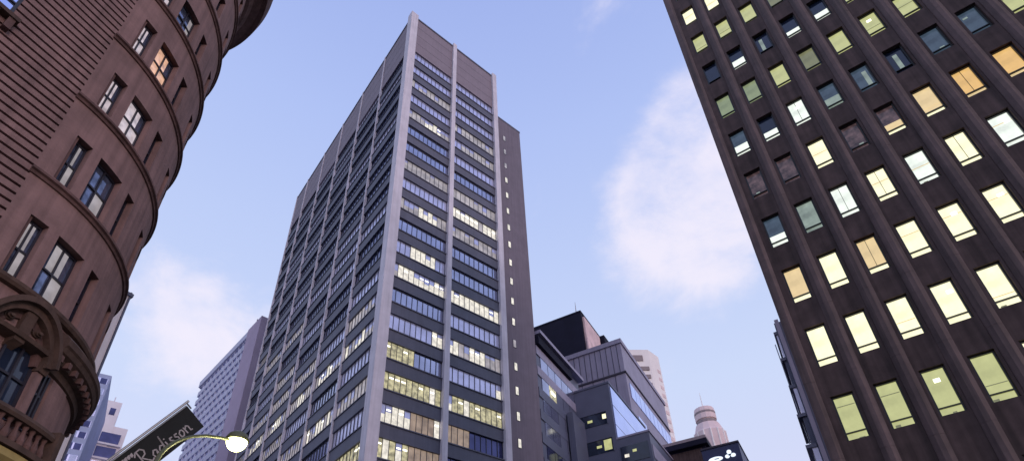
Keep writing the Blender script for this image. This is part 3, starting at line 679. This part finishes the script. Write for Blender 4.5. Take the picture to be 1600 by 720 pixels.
# pink round topped tower far away
P = at_dist(1103, 655, 300); pt = thing('pink_round_tower', (P.x, P.y, 0), 'distant pale pink tower with a stepped round top above the dark roofs', 'tower')
b = MB(); b.lathe(P, [(0, P.z+6), (5.2, P.z+6), (5.6, P.z+4), (5.6, P.z-1), (5.0, P.z-1.2), (5.0, P.z-3.5), (6.2, P.z-3.8), (7.6, P.z-8), (8.2, P.z-9), (8.2, 0)], 'pinkt', 14); b.build('wall', pt)
b = MB(); b.lathe(P, [(5.65, P.z+3.4), (5.65, P.z+2.2)], 'louv', 14); b.lathe(P, [(5.3, P.z-1.6), (5.3, P.z-3.2)], 'louv', 14)
for q in range(14): b.tube([(P.x+8.25*math.cos(q*.449), P.y+8.25*math.sin(q*.449), P.z-9), (P.x+8.25*math.cos(q*.449), P.y+8.25*math.sin(q*.449), 40)], .4, 'creamr', 5)
b.build('ring_bands', pt)
b = MB(); b.tube([(P.x, P.y, P.z+6), (P.x, P.y, P.z+17)], [.35, .1], 'creamr', 6); b.build('spire', pt)
# dark block and sign block at the bottom
q1, f_, z = block('brown_flat_roofed_building', 'dark brown flat roofed building with a projecting roof edge, beside the navy logo sign', 'building', (1100, 687), 90, 12, 16, 'roofd')
b = MB(); b.box(f_, -1.0, 12.2, -.5, 16.2, z, z+.5, 'louv'); b.box(f_, -1.0, 12.2, -.55, 16.2, z-.9, z-.02, 'roofd'); b.build('roof', q1)
b = MB(); b.box(f_, -.12, -.01, .6, 15.5, z-4.6, z-1.2, 'rbspan'); b.build('wall_panel', q1)
q2, f_, z = block('navy_sign_building', 'navy blue rooftop box with a glowing white logo, low right of centre', 'building', (1153, 690), 78, 9, 5.0, 'navy')
b = MB(); b.box(f_, -.15, 9.1, -.1, 5.1, z, z+.25, 'joint'); b.build('roof', q2)
lg = MB()
def disc(cy_, cz_, ry, rz, d0=-.12, n=20):
    ring = [(cy_+ry*math.cos(2*math.pi*k/n), cz_+rz*math.sin(2*math.pi*k/n)) for k in range(n)]
    lg.face([f_(d0, y_, z_) for y_, z_ in ring], 'logo')
    for k in range(n): lg.face([f_(d0, *ring[k]), f_(d0, *ring[(k+1) % n]), f_(-.02, *ring[(k+1) % n]), f_(-.02, *ring[k])], 'logo')
zl = z-1.55
disc(3.35, zl-.15, .95, .34); disc(3.9, zl-.25, .45, .30, -.13); disc(1.45, zl+.45, .30, .30); disc(1.78, zl-.12, .30, .26); disc(1.02, zl-.1, .34, .26)
lg.build('lit_logo', q2)
b = MB(); b.box(f_, -.16, -.125, 1.25, 1.6, zl-.1, zl+.14, 'navy'); b.box(f_, -.16, -.135, 2.9, 3.5, zl-.2, zl-.1, 'navy'); b.build('logo_detail', q2)

# slim building seen along the edge of the brown block
P = at_dist(1209, 505, 58); sl = thing('slim_grey_building', (P.x, P.y, 0), 'slim grey building with projecting ledges showing along the left edge of the brown block', 'building'); f_ = frame(P, 61.5)
b = MB(); b.box(f_, 0, 9, -8, 0, 0, P.z, 'gdark'); b.box(f_, -.15, -.02, -.5, -.1, 0, P.z+.3, 'gpanel'); b.build('wall', sl)
zz = P.z-1.5
k = 0
while zz > 6:
    b = MB(); ww = .35+.16*min(k, 5); b.box(f_, -.1, 7, .02, ww, zz, zz+.35, 'gdark'); b.box(f_, .1, 6, .02, ww*.5, zz-2.9, zz-.01, 'gdark' if k % 2 else 'glassp'); b.build('ledge', sl); zz -= 3.3; k += 1
b = MB(); b.tube([f_(1, .55, P.z-2), f_(1, .55, P.z-16)], .05, 'steel', 6); b.build('pipe', sl)

# ------------------------------------------------------------------ banner on a slanted pole off the round corner
A = at_dist(289.4, 629.8, 21.5)
d_ = ray(-5, 846.2); ox = CP-CC; a_q = d_.x**2+d_.y**2; b_q = 2*(d_.x*ox.x+d_.y*ox.y); c_q = ox.x**2+ox.y**2-(RR+.1)**2
W_ = CP+d_*((-b_q-math.sqrt(b_q*b_q-4*a_q*c_q))/2/a_q)
e1 = (A-W_).normalized(); rB = ray(318.7, 665.8); rA = A-CP
# B lies on its own sight line, square to the pole from A
tB = (A-CP).dot(e1)/rB.dot(e1); B = CP+rB*tB; e2 = (B-A); wB = e2.length; e2.normalize(); e3 = e1.cross(e2).normalized()
if e3.dot(A-CP) > 0: e3 = -e3          # e3 towards the street
Lp = (A-W_).length
bn = thing('hanging_banner', W_, 'black hotel banner with pale script lettering on a slanted pole, beside the street lamp', 'banner')
def BF(s, t, h): return A-e1*s+e2*t+e3*h          # s back along the pole, t across, h proud
b = MB(); b.hexa([BF(s, t, h) for h in (-.03, .0) for s, t in ((0, .12), (Lp*.86, .12), (Lp*.86, wB), (0, wB))], 'signblk'); b.build('cloth', bn, origin=W_)
b = MB(); b.tube([W_, A+e1*.15], .045, 'steel', 8); b.tube([A+e1*.05+e2*.0, BF(-.05, wB*.25, 0)], .03, 'steel', 6); b.build('pole', bn, origin=W_)
b = MB(); b.tube([BF(.02, .09, .02), BF(Lp*.86, .09, .02)], .03, 'steel', 6); b.build('rail', bn, origin=W_)
def bpix(x, y):                                    # where a sight line meets the banner's face
    d = ray(x, y); t = (A+e3*.012-CP).dot(e3)/d.dot(e3); p_ = CP+d*t-A; return (-p_.dot(e1), p_.dot(e2))
print('banner', Lp, wB, bpix(290, 672), bpix(222, 716), bpix(232, 700), bpix(192, 708), 'A', A, 'W', W_)
LETTERS = {'R': (1.0, [[(.25, 0), (.30, .95)], [(.02, .78), (.22, .98), (.62, 1.0), (.80, .82), (.70, .60), (.30, .48)], [(.36, .50), (.60, .22), (.82, .0), (1.0, .08)]]),
 'a': (.55, [[(.45, .40), (.25, .46), (.05, .25), (.12, .04), (.30, .04), (.45, .36), (.44, .10), (.55, .04)]]),
 'd': (.58, [[(.42, .38), (.22, .44), (.04, .24), (.12, .03), (.30, .05), (.46, .30), (.54, .95), (.48, .30), (.48, .08), (.58, .05)]]),
 'i': (.30, [[(.10, .42), (.12, .08), (.26, .04)], [(.13, .60), (.15, .63)]]),
 's': (.40, [[(.34, .42), (.16, .44), (.12, .30), (.30, .20), (.28, .04), (.06, .04)]]),
 'o': (.48, [[(.24, .44), (.06, .30), (.08, .06), (.28, .03), (.42, .20), (.38, .40), (.24, .44)]]),
 'n': (.55, [[(.06, .44), (.10, .03)], [(.10, .30), (.28, .46), (.42, .36), (.42, .06), (.55, .04)]])}
def write(b, word, s0, t0, size, ext, r=.022):
    x = 0; tot = sum(LETTERS[c][0] for c in word)
    for ch in word:
        w_, strokes = LETTERS[ch]
        for st_ in strokes:
            P_ = [(s0-(x+a)/tot*ext, t0-c*size) for a, c in st_]
            for p_, q_ in zip(P_, P_[1:]):
                u0, u1 = Vector(p_), Vector(q_); dd = (u1-u0)
                if dd.length < 1e-5: continue
                nn = Vector((-dd.y, dd.x)).normalized()*r; dd = dd.normalized()*r*.6
                c4 = [u0-nn-dd, u1-nn+dd, u1+nn+dd, u0+nn-dd]
                b.hexa([BF(c_.x, c_.y, h) for h in (.004, .014) for c_ in c4], 'lettering')
        x += w_+.03
sR, tR = bpix(217, 722); sN, tN = bpix(294, 668)
b = MB(); write(b, 'Radisson', sR, wB*.84, wB*.54, (sR-sN)); b.build('lettering', bn, origin=W_)
b = MB(); s2, t2 = bpix(180, 718); s3, t3 = bpix(198, 703)
for q in range(5):
    s_ = s2+(s3-s2)*q/4; b.hexa([BF(s_+a, wB*.30+c, h) for h in (.004, .014) for a, c in ((-.06, -.07), (.05, -.04), (.03, .08), (-.05, .05))], 'lettering')
b.build('small_mark', bn, origin=W_)

# ------------------------------------------------------------------ street lamp
LD = 13.0
pole_top = at_dist(243, 722, LD-1.2); lampP = at_dist(370, 690, LD)
sl_ = thing('street_lamp', (pole_top.x, pole_top.y, 0), 'glowing yellow street lamp on a curved olive arm in front of the banner', 'street lamp')
b = MB(); base = Vector((pole_top.x, pole_top.y, .14))
b.lathe(base, [(0, .14), (.16, .14), (.16, .5), (.10, .7), (.075, 1.2), (.05, pole_top.z-.3), (.05, pole_top.z)], 'lampgreen', 14); b.build('pole', sl_, origin=base)
arm = []
for x, y in ((243, 722), (250, 709), (260, 699), (272, 691), (286, 685), (302, 681), (322, 680), (345, 683), (358, 686)):
    f = (x-243)/(370-243); arm.append(at_dist(x, y, (LD-1.2)+1.2*f))
b = MB(); b.tube(arm, [.042]*4+[.034]*5, 'lampgreen', 10); b.build('arm', sl_, origin=base)
lp = lampP; b = MB(); b.lathe(lp, [(0, lp.z+.26), (.08, lp.z+.25), (.20, lp.z+.17), (.25, lp.z+.06), (.25, lp.z+.03), (0, lp.z+.03)], 'lampgreen', 20); b.build('hood', sl_, smooth=True)
b = MB(); n = 8; b.lathe(lp, [(0.001, lp.z-.22)]+[(.22*math.cos(rad(a)), lp.z+.02+.24*math.sin(rad(a))) for a in range(-80, 1, 10)]+[(0.001, lp.z+.025)], 'lamp', 24); b.build('globe', sl_, smooth=True)
pl = bpy.data.lights.new('lamp_light', 'POINT'); pl.energy = 70; pl.color = (1, .95, .45); pl.shadow_soft_size = .2
po = bpy.data.objects.new('lamp_light', pl); COL.objects.link(po); po.location = lp-Vector((0, 0, .45))

for o in list(bpy.data.objects):
    if '_o' in o: del o['_o']
